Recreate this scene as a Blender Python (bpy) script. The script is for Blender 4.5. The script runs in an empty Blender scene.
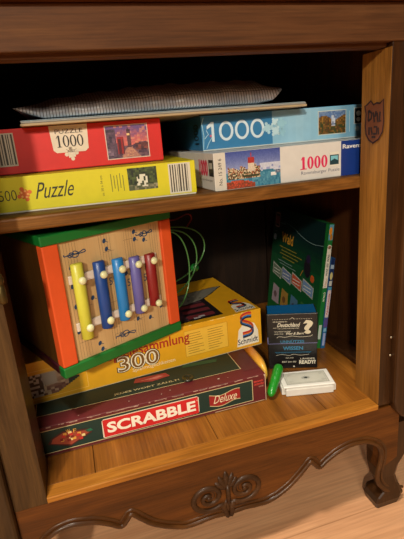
import bpy, bmesh, math, random
from mathutils import Vector, Matrix
random.seed(4)
SC = bpy.context.scene
COL = SC.collection
R = math.radians

# ------------------------------------------------------------------ helpers
def lin(c):
    out = []
    for v in c[:3]:
        v = max(0, min(255, v)) / 255.0
        out.append(v / 12.92 if v <= 0.04045 else ((v + 0.055) / 1.055) ** 2.4)
    return tuple(out) + (1.0,)

def hsh(i, j=0, k=0):
    n = (i * 374761393 + j * 668265263 + k * 2147483647 + 12345) & 0xffffffff
    n = ((n ^ (n >> 13)) * 1274126177) & 0xffffffff
    return ((n ^ (n >> 16)) & 0xffff) / 65535.0

class MB:
    """collects shapes with one colour per face; build() links them as ONE mesh object"""
    def __init__(s):
        s.v = []; s.f = []; s.c = []; s.sm = []
    def add(s, verts, faces, col, smooth=False):
        n = len(s.v)
        s.v += [tuple(p) for p in verts]
        for k, f in enumerate(faces):
            s.f.append([i + n for i in f]); s.c.append(col[k] if isinstance(col, list) else col); s.sm.append(smooth)
    def box(s, x0, x1, y0, y1, z0, z1, col=(128, 128, 128), bev=0.0, seg=2, smooth=False):
        bm = bmesh.new(); bmesh.ops.create_cube(bm, size=1)
        for v in bm.verts:
            v.co = Vector(((x0 + x1) / 2 + v.co.x * (x1 - x0), (y0 + y1) / 2 + v.co.y * (y1 - y0), (z0 + z1) / 2 + v.co.z * (z1 - z0)))
        if bev: bmesh.ops.bevel(bm, geom=bm.edges[:], offset=bev, segments=seg, profile=0.5, affect='EDGES')
        s.bm(bm, col, smooth)
    def bm(s, bm, col, smooth=False):
        bm.verts.ensure_lookup_table(); bm.verts.index_update()
        s.add([v.co[:] for v in bm.verts], [[v.index for v in f.verts] for f in bm.faces], col, smooth); bm.free()
    def prism(s, pts, y0, y1, col=(128, 128, 128), bev=0.0, M=None):
        """outline in X,Z (list of (x,z)) given thickness in Y"""
        bm = bmesh.new()
        vs = [bm.verts.new((p[0], y0, p[1])) for p in pts]
        f = bm.faces.new(vs)
        r = bmesh.ops.extrude_face_region(bm, geom=[f])
        for g in r['geom']:
            if isinstance(g, bmesh.types.BMVert): g.co.y = y1
        bmesh.ops.recalc_face_normals(bm, faces=bm.faces[:])
        if bev:
            es = [e for e in bm.edges if abs(e.verts[0].co.y - y0) < 1e-6 and abs(e.verts[1].co.y - y0) < 1e-6]
            bmesh.ops.bevel(bm, geom=es, offset=bev, segments=2, profile=0.5, affect='EDGES')
        bmesh.ops.triangulate(bm, faces=[f for f in bm.faces if len(f.verts) > 4])
        if M is not None: bmesh.ops.transform(bm, matrix=M, verts=bm.verts[:])
        s.bm(bm, col)
    def tube(s, pts, rad, col=(128, 128, 128), n=10, flat=None, closed_ends=True):
        P = [Vector(p) for p in pts]; rings = []
        up = None
        for i, p in enumerate(P):
            t = (P[min(i + 1, len(P) - 1)] - P[max(i - 1, 0)]).normalized()
            if up is None:
                up = Vector((0, 1, 0)) if abs(t.y) < 0.9 else Vector((1, 0, 0))
            a = (up - t * up.dot(t)).normalized(); b = t.cross(a); up = a
            r = rad(i / (len(P) - 1)) if callable(rad) else rad
            ring = []
            for k in range(n):
                w = 2 * math.pi * k / n
                sa = r * (flat if flat else 1)
                ring.append(p + a * math.cos(w) * sa + b * math.sin(w) * r)
            rings.append(ring)
        vs = [v for r in rings for v in r]; fs = []
        for i in range(len(P) - 1):
            for k in range(n):
                fs.append([i * n + k, i * n + (k + 1) % n, (i + 1) * n + (k + 1) % n, (i + 1) * n + k])
        if closed_ends:
            fs.append(list(range(n))[::-1]); fs.append([(len(P) - 1) * n + k for k in range(n)])
        s.add(vs, fs, col, True)
    def lathe(s, prof, o=(0, 0, 0), ax='z', col=(128, 128, 128), n=20):
        vs = []; fs = []
        for r, h in prof:
            for k in range(n):
                w = 2 * math.pi * k / n; x, y = r * math.cos(w), r * math.sin(w)
                p = (x, y, h) if ax == 'z' else ((x, -h, y) if ax == 'y' else (h, x, y))
                vs.append((p[0] + o[0], p[1] + o[1], p[2] + o[2]))
        for i in range(len(prof) - 1):
            for k in range(n):
                fs.append([i * n + k, i * n + (k + 1) % n, (i + 1) * n + (k + 1) % n, (i + 1) * n + k])
        fs.append(list(range(n))[::-1]); fs.append([(len(prof) - 1) * n + k for k in range(n)])
        s.add(vs, fs, col, True)
    def loft(s, rings, col=(128, 128, 128), smooth=True):
        n = len(rings[0]); vs = [v for r in rings for v in r]; fs = []
        for i in range(len(rings) - 1):
            for k in range(n):
                fs.append([i * n + k, i * n + (k + 1) % n, (i + 1) * n + (k + 1) % n, (i + 1) * n + k])
        fs.append(list(range(n))[::-1]); fs.append([(len(rings) - 1) * n + k for k in range(n)])
        s.add(vs, fs, col, smooth)
    def build(s, name, mat, parent=None, label=None, loc=None, normals=True):
        me = bpy.data.meshes.new(name); me.from_pydata(s.v, [], s.f)
        at = me.color_attributes.new('Col', 'FLOAT_COLOR', 'CORNER')
        li = 0
        for p, c, sm in zip(me.polygons, s.c, s.sm):
            p.use_smooth = sm
            lc = lin(c)
            for _ in range(p.loop_total):
                at.data[li].color = lc; li += 1
        me.update()
        me.materials.append(mat)
        o = bpy.data.objects.new(name, me); COL.objects.link(o)
        if parent is not None: o.parent = parent
        if loc: o.location = loc
        if label: o['label'] = label
        return o

class Face:
    du = 0.0
    """a printed face: origin O, right U, up V, outward normal N in the part's own space"""
    def __init__(s, mb, O, U, V, N):
        s.mb = mb; s.O = Vector(O); s.U = Vector(U); s.V = Vector(V); s.N = Vector(N)
    def p(s, u, v, l=1): return s.O + s.U * (u - s.du) + s.V * v + s.N * (0.00016 * l)
    def poly(s, pts, col, l=1):
        s.mb.add([s.p(u, v, l) for u, v in pts], [list(range(len(pts)))], col)
    def rect(s, u0, u1, v0, v1, col, l=1): s.poly([(u0, v0), (u1, v0), (u1, v1), (u0, v1)], col, l)
    def frame(s, u0, u1, v0, v1, w, col, l=1):
        s.rect(u0, u1, v0, v0 + w, col, l); s.rect(u0, u1, v1 - w, v1, col, l)
        s.rect(u0, u0 + w, v0 + w, v1 - w, col, l); s.rect(u1 - w, u1, v0 + w, v1 - w, col, l)
    def disc(s, u, v, r, col, l=1, n=16, ry=None, rot=0):
        ry = ry or r; c, d = math.cos(rot), math.sin(rot)
        pts = []
        for k in range(n):
            a = 2 * math.pi * k / n; x, y = r * math.cos(a), ry * math.sin(a)
            pts.append((u + x * c - y * d, v + x * d + y * c))
        s.poly(pts, col, l)
    def line(s, pts, w, col, l=1):
        L = []; Rr = []
        for i, (x, y) in enumerate(pts):
            x0, y0 = pts[max(i - 1, 0)]; x1, y1 = pts[min(i + 1, len(pts) - 1)]
            dx, dy = x1 - x0, y1 - y0; n = math.hypot(dx, dy) or 1
            ww = w(i / (len(pts) - 1)) if callable(w) else w
            L.append((x - dy / n * ww / 2, y + dx / n * ww / 2)); Rr.append((x + dy / n * ww / 2, y - dx / n * ww / 2))
        for i in range(len(pts) - 1):
            s.poly([Rr[i], Rr[i + 1], L[i + 1], L[i]], col, l)
    def text(s, t, u0, u1, v0, v1, col, l=2, bold=0.0, shear=0.0, rot=0.0, arc=0.0):
        vs, fs = text_mesh(t, bold, shear)
        xs = [v[0] for v in vs]; ys = [v[1] for v in vs]
        a, b, c, d = min(xs), max(xs), min(ys), max(ys)
        q = []
        if rot == 90:      # reads upwards
            for x, y in vs:
                q.append((u1 - (y - c) / (d - c) * (u1 - u0), v0 + (x - a) / (b - a) * (v1 - v0)))
        else:
            for x, y in vs:
                f = (x - a) / (b - a)
                q.append((u0 + f * (u1 - u0), v0 + (y - c) / (d - c) * (v1 - v0) + arc * math.sin(f * math.pi * 2)))
        s.mb.add([s.p(u, v, l) for u, v in q], fs, col)
    def picture(s, u0, u1, v0, v1, nx, ny, fn, l=2):
        vs = [s.p(u0 + (u1 - u0) * i / nx, v0 + (v1 - v0) * j / ny, l) for j in range(ny + 1) for i in range(nx + 1)]
        fs = []; cs = []
        for j in range(ny):
            for i in range(nx):
                fs.append([j * (nx + 1) + i, j * (nx + 1) + i + 1, (j + 1) * (nx + 1) + i + 1, (j + 1) * (nx + 1) + i])
                cs.append(fn((i + .5) / nx, (j + .5) / ny, i, j))
        s.mb.add(vs, fs, cs)
    def ring(s, u, v, ro, roy, ri, riy, col, l=2, n=22):
        P = [(math.cos(2 * math.pi * k / n), math.sin(2 * math.pi * k / n)) for k in range(n + 1)]
        for (a, c), (d, e) in zip(P, P[1:]):
            s.poly([(u + ro * a, v + roy * c), (u + ro * d, v + roy * e), (u + ri * d, v + riy * e), (u + ri * a, v + riy * c)], col, l)
    def thousand(s, u0, u1, v0, v1, col, l=2, stroke=.2, serif=False, thin=None):
        w = u1 - u0; h = v1 - v0; dw = w * (.27 if not serif else .262); gap = w * .012
        zx = u1; st = dw * stroke; th = st if thin is None else dw * thin
        for k in range(3):
            s.ring(zx - dw / 2, (v0 + v1) / 2, dw / 2 - gap, h / 2, dw / 2 - gap - st, h / 2 - th, col, l); zx -= dw
        r = zx - gap * 3; x0 = u0
        bar = st * 1.05; cx = (x0 + r) / 2 + (0 if serif else bar * .5)
        s.rect(cx - bar / 2, cx + bar / 2, v0, v1, col, l)
        s.poly([(cx - bar / 2, v1), (x0, v1 - h * .20), (x0, v1 - h * .20 - th * 1.1), (cx - bar / 2, v1 - th * 1.6)], col, l)
        if serif: s.rect(cx - bar * 1.35, cx + bar * 1.35, v0, v0 + th * .8, col, l)
    def piece(s, u, v, r, col, l=2, rot=0.0):
        """a jigsaw piece: body with knobs"""
        c, d = math.cos(rot), math.sin(rot)
        T = lambda x, y: (u + x * c - y * d, v + x * d + y * c)
        s.poly([T(-.55 * r, -.55 * r), T(.55 * r, -.55 * r), T(.55 * r, .55 * r), T(-.55 * r, .55 * r)], col, l)
        for x, y in ((0, .78), (0, -.78), (.78, 0), (-.78, 0)):
            X, Y = T(x * r, y * r); s.disc(X, Y, .3 * r, col, l, 12)

_tc = {}
def text_mesh(t, bold, shear):
    k = (t, bold, shear)
    if k not in _tc:
        cu = bpy.data.curves.new('t', 'FONT'); cu.body = t; cu.offset = bold; cu.shear = shear; cu.resolution_u = 3
        ob = bpy.data.objects.new('t', cu)
        me = bpy.data.meshes.new_from_object(ob)
        _tc[k] = ([(v.co.x, v.co.y) for v in me.vertices], [list(p.vertices) for p in me.polygons])
        bpy.data.objects.remove(ob); bpy.data.curves.remove(cu); bpy.data.meshes.remove(me)
    return _tc[k]

def front(mb, h=0): return Face(mb, (0, 0, 0), (1, 0, 0), (0, 0, 1), (0, -1, 0))
def topf(mb, h): return Face(mb, (0, 0, h), (1, 0, 0), (0, 1, 0), (0, 0, 1))
def leftf(mb, d): return Face(mb, (0, d, 0), (0, -1, 0), (0, 0, 1), (-1, 0, 0))

def thing(name, label, cat, loc=(0, 0, 0), rot=(0, 0, 0), group=None):
    o = bpy.data.objects.new(name, None); COL.objects.link(o)
    o.empty_display_size = .02
    o.location = loc; o.rotation_euler = rot
    o['label'] = label; o['category'] = cat
    if group: o['group'] = group
    return o

# ------------------------------------------------------------------ materials
def nd(nt, t, **k):
    n = nt.nodes.new(t)
    for a, b in k.items(): setattr(n, a, b)
    return n

def print_mat(name, rough=.45, coat=0.0, metal=0.0, bump=0.0, bscale=400, trans=0.0):
    m = bpy.data.materials.new(name); m.use_nodes = True; nt = m.node_tree
    b = nt.nodes['Principled BSDF']
    a = nd(nt, 'ShaderNodeAttribute', attribute_name='Col')
    nz = nd(nt, 'ShaderNodeTexNoise'); nz.inputs['Scale'].default_value = 60; nz.inputs['Detail'].default_value = 4
    tc = nd(nt, 'ShaderNodeTexCoord'); nt.links.new(tc.outputs['Object'], nz.inputs['Vector'])
    hs = nd(nt, 'ShaderNodeHueSaturation'); mr = nd(nt, 'ShaderNodeMapRange')
    mr.inputs['To Min'].default_value = .9; mr.inputs['To Max'].default_value = 1.1
    nt.links.new(nz.outputs['Fac'], mr.inputs['Value']); nt.links.new(mr.outputs['Result'], hs.inputs['Value'])
    nt.links.new(a.outputs['Color'], hs.inputs['Color']); nt.links.new(hs.outputs['Color'], b.inputs['Base Color'])
    b.inputs['Roughness'].default_value = rough; b.inputs['Coat Weight'].default_value = coat
    b.inputs['Coat Roughness'].default_value = .15; b.inputs['Metallic'].default_value = metal
    if trans: b.inputs['Subsurface Weight'].default_value = trans; b.inputs['Subsurface Radius'].default_value = (.01, .01, .01)
    if bump:
        n2 = nd(nt, 'ShaderNodeTexNoise'); n2.inputs['Scale'].default_value = bscale
        nt.links.new(tc.outputs['Object'], n2.inputs['Vector'])
        bp = nd(nt, 'ShaderNodeBump'); bp.inputs['Strength'].default_value = bump; bp.inputs['Distance'].default_value = .001
        nt.links.new(n2.outputs['Fac'], bp.inputs['Height']); nt.links.new(bp.outputs['Normal'], b.inputs['Normal'])
    return m

def wood(name, dark, mid, light, axis='x', rough=.42, coat=.08, scale=1.0, bump=.25, contrast=.72, planks=None, pores=.72):
    m = bpy.data.materials.new(name); m.use_nodes = True; nt = m.node_tree
    b = nt.nodes['Principled BSDF']
    tc = nd(nt, 'ShaderNodeTexCoord'); mp = nd(nt, 'ShaderNodeMapping')
    lo, hi = 1.6 * scale, 34 * scale
    mp.inputs['Scale'].default_value = {'x': (lo, hi, hi), 'y': (hi, lo, hi), 'z': (hi, hi, lo)}[axis]
    nt.links.new(tc.outputs['Object'], mp.inputs['Vector'])
    # slow waviness
    wv = nd(nt, 'ShaderNodeTexNoise'); wv.inputs['Scale'].default_value = 3.5 * scale; wv.inputs['Detail'].default_value = 2
    nt.links.new(tc.outputs['Object'], wv.inputs['Vector'])
    mx = nd(nt, 'ShaderNodeVectorMath', operation='MULTIPLY_ADD')
    mx.inputs[1].default_value = (2.2, 2.2, 2.2)
    nt.links.new(wv.outputs['Color'], mx.inputs[0]); nt.links.new(mp.outputs['Vector'], mx.inputs[2])
    n1 = nd(nt, 'ShaderNodeTexNoise'); n1.inputs['Scale'].default_value = 1.0; n1.inputs['Detail'].default_value = 6; n1.inputs['Roughness'].default_value = .62
    nt.links.new(mx.outputs['Vector'], n1.inputs['Vector'])
    cr = nd(nt, 'ShaderNodeValToRGB'); e = cr.color_ramp.elements
    e[0].position = .5 - .2 / contrast; e[0].color = lin(dark); e[1].position = .5 + .2 / contrast; e[1].color = lin(light)
    x = e.new(.5); x.color = lin(mid)
    nt.links.new(n1.outputs['Fac'], cr.inputs['Fac'])
    # fine pores
    mp2 = nd(nt, 'ShaderNodeMapping'); lo, hi = 14 * scale, 420 * scale
    mp2.inputs['Scale'].default_value = {'x': (lo, hi, hi), 'y': (hi, lo, hi), 'z': (hi, hi, lo)}[axis]
    nt.links.new(tc.outputs['Object'], mp2.inputs['Vector'])
    n2 = nd(nt, 'ShaderNodeTexNoise'); n2.inputs['Scale'].default_value = 1; n2.inputs['Detail'].default_value = 3
    nt.links.new(mp2.outputs['Vector'], n2.inputs['Vector'])
    mr = nd(nt, 'ShaderNodeMapRange'); mr.inputs['From Min'].default_value = .3; mr.inputs['From Max'].default_value = .6
    mr.inputs['To Min'].default_value = pores; mr.inputs['To Max'].default_value = 1.05
    nt.links.new(n2.outputs['Fac'], mr.inputs['Value'])
    hs = nd(nt, 'ShaderNodeHueSaturation'); nt.links.new(cr.outputs['Color'], hs.inputs['Color']); nt.links.new(mr.outputs['Result'], hs.inputs['Value'])
    out = hs.outputs['Color']
    if planks:
        L, Wd = planks
        sw = nd(nt, 'ShaderNodeMapping'); nt.links.new(tc.outputs['Object'], sw.inputs['Vector'])
        br = nd(nt, 'ShaderNodeTexBrick'); br.offset = .37
        br.inputs['Color1'].default_value = (1.06, 1.05, 1.04, 1); br.inputs['Color2'].default_value = (.95, .95, .95, 1); br.inputs['Mortar'].default_value = (.75, .72, .68, 1)
        br.inputs['Scale'].default_value = 1; br.inputs['Mortar Size'].default_value = .0012; br.inputs['Brick Width'].default_value = L; br.inputs['Row Height'].default_value = Wd
        nt.links.new(sw.outputs['Vector'], br.inputs['Vector'])
        mm = nd(nt, 'ShaderNodeMix', data_type='RGBA', blend_type='MULTIPLY'); mm.inputs[0].default_value = 1
        nt.links.new(out, mm.inputs[6]); nt.links.new(br.outputs['Color'], mm.inputs[7]); out = mm.outputs[2]
    nt.links.new(out, b.inputs['Base Color'])
    rr = nd(nt, 'ShaderNodeMapRange'); rr.inputs['To Min'].default_value = rough - .08; rr.inputs['To Max'].default_value = rough + .14
    nt.links.new(n1.outputs['Fac'], rr.inputs['Value']); nt.links.new(rr.outputs['Result'], b.inputs['Roughness'])
    b.inputs['Coat Weight'].default_value = coat; b.inputs['Coat Roughness'].default_value = .22; b.inputs['Specular IOR Level'].default_value = .2
    bp = nd(nt, 'ShaderNodeBump'); bp.inputs['Strength'].default_value = bump; bp.inputs['Distance'].default_value = .0006
    nt.links.new(n2.outputs['Fac'], bp.inputs['Height']); nt.links.new(bp.outputs['Normal'], b.inputs['Normal'])
    return m

M_card = print_mat('printed_card', .55, .06)
M_gloss = print_mat('glossy_card', .42, .15)
M_matte = print_mat('matte_board', .7)
M_paint = print_mat('painted_wood', .48, .12, bump=.12, bscale=160)
M_plas = print_mat('plastic', .32, .3)
M_brass = print_mat('aged_brass', .4, 0, .85, bump=.2)
M_cucu = print_mat('bumpy_plastic', .28, .4, bump=.5, bscale=330)
DK, MD, LT = (50, 25, 5), (86, 46, 12), (112, 64, 20)
W_x = wood('walnut_along', DK, MD, LT, 'x')
W_z = wood('walnut_upright', (36, 22, 8), (60, 39, 16), (84, 58, 28), 'z', contrast=1.0)
W_rail = wood('walnut_rail', (66, 38, 18), (88, 54, 28), (104, 68, 38), 'x', rough=.6, coat=.0)
W_foot = wood('walnut_foot', (28, 15, 6), (50, 28, 11), (72, 42, 18), 'z', rough=.3, coat=.35)
W_bead = wood('walnut_bead', (46, 25, 8), (70, 40, 14), (94, 56, 22), 'x', rough=.36, coat=.2)
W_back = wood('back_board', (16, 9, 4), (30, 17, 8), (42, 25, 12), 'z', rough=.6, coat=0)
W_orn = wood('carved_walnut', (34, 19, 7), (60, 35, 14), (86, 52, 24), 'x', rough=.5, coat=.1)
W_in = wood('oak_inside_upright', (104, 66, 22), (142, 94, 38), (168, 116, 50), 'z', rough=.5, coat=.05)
W_floor = wood('oak_cabinet_floor', (90, 50, 13), (130, 78, 24), (160, 102, 36), 'y', rough=.42, coat=.12, scale=.8)
W_strip = wood('oak_strip', (120, 72, 20), (158, 99, 32), (182, 122, 46), 'x', rough=.42, coat=.12)
W_shelf = wood('shelf_wood', (56, 32, 10), (106, 66, 22), (146, 96, 42), 'x', rough=.5, contrast=1.2, coat=.05, pores=.6)
W_side = wood('inner_panel', (44, 24, 10), (68, 38, 16), (88, 52, 22), 'z', rough=.5)
W_cube = wood('birch_ply', (180, 144, 94), (194, 158, 108), (204, 172, 122), 'z', rough=.5, bump=.05, coat=.1, pores=.97)
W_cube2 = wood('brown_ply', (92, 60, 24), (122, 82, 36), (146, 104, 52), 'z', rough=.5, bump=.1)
W_room = wood('laminate_floor', (172, 120, 84), (202, 150, 110), (222, 174, 132), 'x', rough=.4, coat=.2, scale=.6, planks=(1.3, .19), contrast=.55, pores=.85)

# ------------------------------------------------------------------ setting
def structure(o): o['kind'] = 'structure'; return o
FZ = -.2015
b = MB(); b.box(-2.2, 2.8, -4.2, .62, FZ - .05, FZ); structure(b.build('floor', W_room))
M_wall = bpy.data.materials.new('plaster'); M_wall.use_nodes = True
nt = M_wall.node_tree; pb = nt.nodes['Principled BSDF']; pb.inputs['Roughness'].default_value = .9
nz = nd(nt, 'ShaderNodeTexNoise'); nz.inputs['Scale'].default_value = 80; bp = nd(nt, 'ShaderNodeBump'); bp.inputs['Strength'].default_value = .15
nt.links.new(nz.outputs['Fac'], bp.inputs['Height']); nt.links.new(bp.outputs['Normal'], pb.inputs['Normal']); pb.inputs['Base Color'].default_value = lin((205, 196, 180))
b = MB(); b.box(-2.2, 2.8, .52, .62, FZ, 2.3); structure(b.build('wall_back', M_wall))

# ------------------------------------------------------------------ cabinet
cab = thing('cabinet', 'carved dark wooden cabinet with open front, one shelf and scalloped apron', 'cabinet', (0, 0, 0))
H = .518
def stile(x0, x1, inner_left):
    b = MB(); b.box(x0, x1, 0, .059, -.004, .60, bev=.0012); return b
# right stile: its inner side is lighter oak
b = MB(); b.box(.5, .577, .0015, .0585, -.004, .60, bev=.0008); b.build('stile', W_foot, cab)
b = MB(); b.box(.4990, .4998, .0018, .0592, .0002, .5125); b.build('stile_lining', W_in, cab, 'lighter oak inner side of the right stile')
b = MB(); b.box(-.04, 0, .0002, .059, -.0083, .60, bev=.0003); b.build('stile', W_z, cab)
# corner posts outside the stiles
b = MB()
b.prism([(.519, .60), (.519, .004), (.523, -.010), (.534, -.024), (.552, -.036), (.60, -.044), (.60, .60)], -.012, .03, bev=.004); b.build('corner_post', W_foot, cab)
b = MB(); b.prism([(-.10, .60), (-.10, -.07), (-.0404, -.07), (-.0404, .60)], -.010, .03, bev=.004); b.build('corner_post', W_z, cab)
# rail
b = MB(); b.box(-.0395, .5395, -.0008, .02, H, .561, bev=.0012); b.box(.0005, .4985, .010, .03, H - .005, H + .01, bev=.002); b.build('top_rail', W_rail, cab)
b = MB(); b.box(-.11, .61, -.014, .03, .5615, .568, bev=.003); b.box(-.12, .62, -.026, .03, .568, .60, bev=.006, seg=3); b.build('cornice', W_x, cab)
b = MB(); b.box(-.13, .63, -.035, .51, .6005, .622, bev=.005, seg=3); b.build('cabinet_top', W_x, cab)
# sides / back
b = MB(); b.box(.572, .589, .060, .505, -.02, .60); b.build('side_panel', W_side, cab)
b = MB(); b.box(-.075, -.058, .060, .505, -.02, .60); b.build('side_panel', W_side, cab)
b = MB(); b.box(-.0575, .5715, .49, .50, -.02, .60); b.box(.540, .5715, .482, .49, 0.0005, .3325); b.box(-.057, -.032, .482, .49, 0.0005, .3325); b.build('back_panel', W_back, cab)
b = MB(); b.box(.5415, .5715, .060, .481, .0002, .010, bev=.002); b.build('floor_cleat', W_side, cab)
# cabinet floor: boards running front to back
b = MB()
xs = [-.0575, .063, .24, .42, .5715]
for i in range(4): b.box(xs[i] + .0004, xs[i + 1] - .0004, .0225, .481, -.018, 0, bev=.0006)
b.build('bottom_board', W_floor, cab)
b = MB(); b.prism([(-.0, 0), (.4985, 0), (.4985, -.008), (0, -.008)], -.0012, .0222, bev=.0012); b.build('bottom_edging', W_strip, cab, 'golden oak edging along the cabinet floor')
# shelf
b = MB(); b.box(-.0575, .5715, .060, .481, .333, .351, bev=.0035, seg=3); b.build('shelf', W_shelf, cab)
b = MB(); b.box(.545, .5715, .095, .125, .3215, .3328, bev=.002); b.build('shelf_bracket', W_side, cab)
b = MB(); b.box(-.0575, -.038, .095, .125, .3215, .3328, bev=.002); b.build('shelf_bracket', W_side, cab)
# apron
right = [(.241, -.1135), (.256, -.113), (.270, -.113), (.298, -.1155), (.314, -.113), (.328, -.107), (.342, -.099), (.352, -.091), (.362, -.082), (.371, -.073), (.379, -.066), (.386, -.073), (.394, -.082), (.402, -.077), (.411, -.0715), (.428, -.0635), (.451, -.058), (.475, -.060), (.493, -.068), (.505, -.080), (.510, -.094), (.509, -.110), (.505, -.127), (.504, -.142), (.508, -.155), (.516, -.166), (.528, -.175), (.540, -.180), (.553, -.184)]
left = [(.241, -.1135), (.228, -.112), (.215, -.111), (.187, -.1135), (.172, -.1125), (.160, -.108), (.145, -.101), (.128, -.090), (.115, -.077), (.101, -.063), (.093, -.071), (.085, -.078), (.072, -.069), (.057, -.060), (.042, -.055), (.026, -.0515), (.010, -.052), (-.002, -.056), (-.013, -.064), (-.021, -.076), (-.024, -.094), (-.023, -.110), (-.019, -.127), (-.018, -.142), (-.022, -.155), (-.030, -.166), (-.042, -.175), (-.054, -.180), (-.067, -.184)]
edge = left[::-1] + right[1:]
top = [(.60, -.045), (.5395, -.0085), (-.0395, -.0085), (-.10, -.06)]
def clip(e):  # lower edge between the feet only
    return [p for p in e if p[1] > -.128 and -.025 < p[0] < .512]
low = clip(edge)
b = MB()
b.prism([(-.0395, -.0085)] + [(-.0395, -.11)] + low[0:] + [(.5395, -.11), (.5395, -.0085)], 0, .022); b.build('apron', W_x, cab)
b = MB()
def smooth_path(P, n=4):
    out = []
    for i in range(len(P) - 1):
        p0 = P[max(i - 1, 0)]; p1 = P[i]; p2 = P[i + 1]; p3 = P[min(i + 2, len(P) - 1)]
        for k in range(n):
            t = k / n
            out.append(tuple(.5 * ((2 * p1[a]) + (-p0[a] + p2[a]) * t + (2 * p0[a] - 5 * p1[a] + 4 * p2[a] - p3[a]) * t * t + (-p0[a] + 3 * p1[a] - 3 * p2[a] + p3[a]) * t ** 3) for a in range(2)))
    out.append(P[-1]); return out
def offs(P, d):
    out = []
    for i, p in enumerate(P):
        a = P[max(i - 1, 0)]; c = P[min(i + 1, len(P) - 1)]
        dx, dz = c[0] - a[0], c[1] - a[1]; n = math.hypot(dx, dz) or 1
        out.append((p[0] - dz / n * d, p[1] + dx / n * d))
    return out
sp = smooth_path(edge)
b.tube([(x, .0006, z) for x, z in offs(sp, -.0012)], .0040, n=10)
b.tube([(x, .0006, z) for x, z in offs(sp, .0066)], .0024, n=8)
b.build('apron_bead', W_bead, cab)
# carved double scroll
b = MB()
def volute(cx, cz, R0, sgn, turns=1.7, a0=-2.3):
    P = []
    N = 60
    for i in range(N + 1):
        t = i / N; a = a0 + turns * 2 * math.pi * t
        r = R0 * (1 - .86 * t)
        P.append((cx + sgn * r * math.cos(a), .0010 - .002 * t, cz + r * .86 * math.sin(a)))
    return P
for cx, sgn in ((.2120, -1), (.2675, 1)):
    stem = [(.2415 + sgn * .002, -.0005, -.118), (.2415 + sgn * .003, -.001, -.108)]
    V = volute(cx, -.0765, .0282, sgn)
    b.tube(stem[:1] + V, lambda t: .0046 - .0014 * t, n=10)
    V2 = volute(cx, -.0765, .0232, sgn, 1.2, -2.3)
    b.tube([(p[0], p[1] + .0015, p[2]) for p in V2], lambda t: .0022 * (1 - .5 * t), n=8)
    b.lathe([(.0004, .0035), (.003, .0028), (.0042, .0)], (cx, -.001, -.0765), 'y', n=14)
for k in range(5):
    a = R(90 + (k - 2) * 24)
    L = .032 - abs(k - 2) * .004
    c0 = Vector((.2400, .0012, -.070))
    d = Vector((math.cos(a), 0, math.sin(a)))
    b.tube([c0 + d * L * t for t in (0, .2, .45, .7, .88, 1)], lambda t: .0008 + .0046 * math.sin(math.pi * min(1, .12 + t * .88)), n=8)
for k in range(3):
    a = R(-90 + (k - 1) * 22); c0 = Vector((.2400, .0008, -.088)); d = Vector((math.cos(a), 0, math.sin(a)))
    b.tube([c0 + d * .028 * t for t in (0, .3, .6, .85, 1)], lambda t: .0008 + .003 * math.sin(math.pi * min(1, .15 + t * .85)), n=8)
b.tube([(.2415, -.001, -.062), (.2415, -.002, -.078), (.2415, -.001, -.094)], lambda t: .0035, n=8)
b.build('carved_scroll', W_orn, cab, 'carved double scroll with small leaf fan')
# feet
def foot(mir, yoff=0.0, back=False):
    b = MB()
    lv = [(-.045, .500, .60, .0014, .050), (-.07, .503, .592, .0014, .050), (-.09, .511, .578, .0014, .050), (-.11, .511, .562, .0014, .048), (-.13, .506, .548, .0010, .040), (-.148, .506, .543, .0008, .031), (-.162, .512, .546, -.001, .028), (-.174, .514, .552, -.003, .030), (-.182, .503, .553, -.005, .036), (-.190, .499, .551, -.006, .037), (-.2010, .501, .547, -.004, .033)]
    rings = []
    for z, x0, x1, y0, y1 in lv:
        c = min(.007, (x1 - x0) * .2)
        if mir: x0, x1 = .4835 - x1, .4835 - x0
        pts = [(x0 + c, y0), (x1 - c, y0), (x1 - c * .3, y0 + c * .3), (x1, y0 + c), (x1, y1 - c), (x1 - c, y1), (x0 + c, y1), (x0, y1 - c), (x0, y0 + c * .35), (x0 + c * .35, y0)]
        if back: pts = [(x, .50 - y) for x, y in pts]
        rings.append([(x, y, z) for x, y in pts][::-1 if not back else 1])
    b.loft(rings, smooth=False); return b.build('foot', W_foot, cab)
foot(False); foot(True); foot(False, back=True); foot(True, back=True)
# hinge knuckle on the left stile
b = MB(); b.lathe([(.0012, .0), (.0042, .001), (.0048, .004), (.0046, .021), (.0036, .0225), (.0050, .025), (.0052, .029), (.0036, .034), (.0010, .036)], (.0022, -.0060, .268), 'z', (86, 72, 40)); b.box(-.012, .002, -.0022, -.0002, .270, .296, (76, 62, 34), bev=.0006)
b.build('hinge', M_brass, cab, 'aged brass hinge knuckle')
for z in (.113, .083):
    b = MB(); b.lathe([(.0018, 0), (.0018, .0006), (.0006, .0012)], (.5165, -.0003, z), 'y', (190, 175, 150), n=10); b.build('nail', M_brass, cab)
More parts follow.
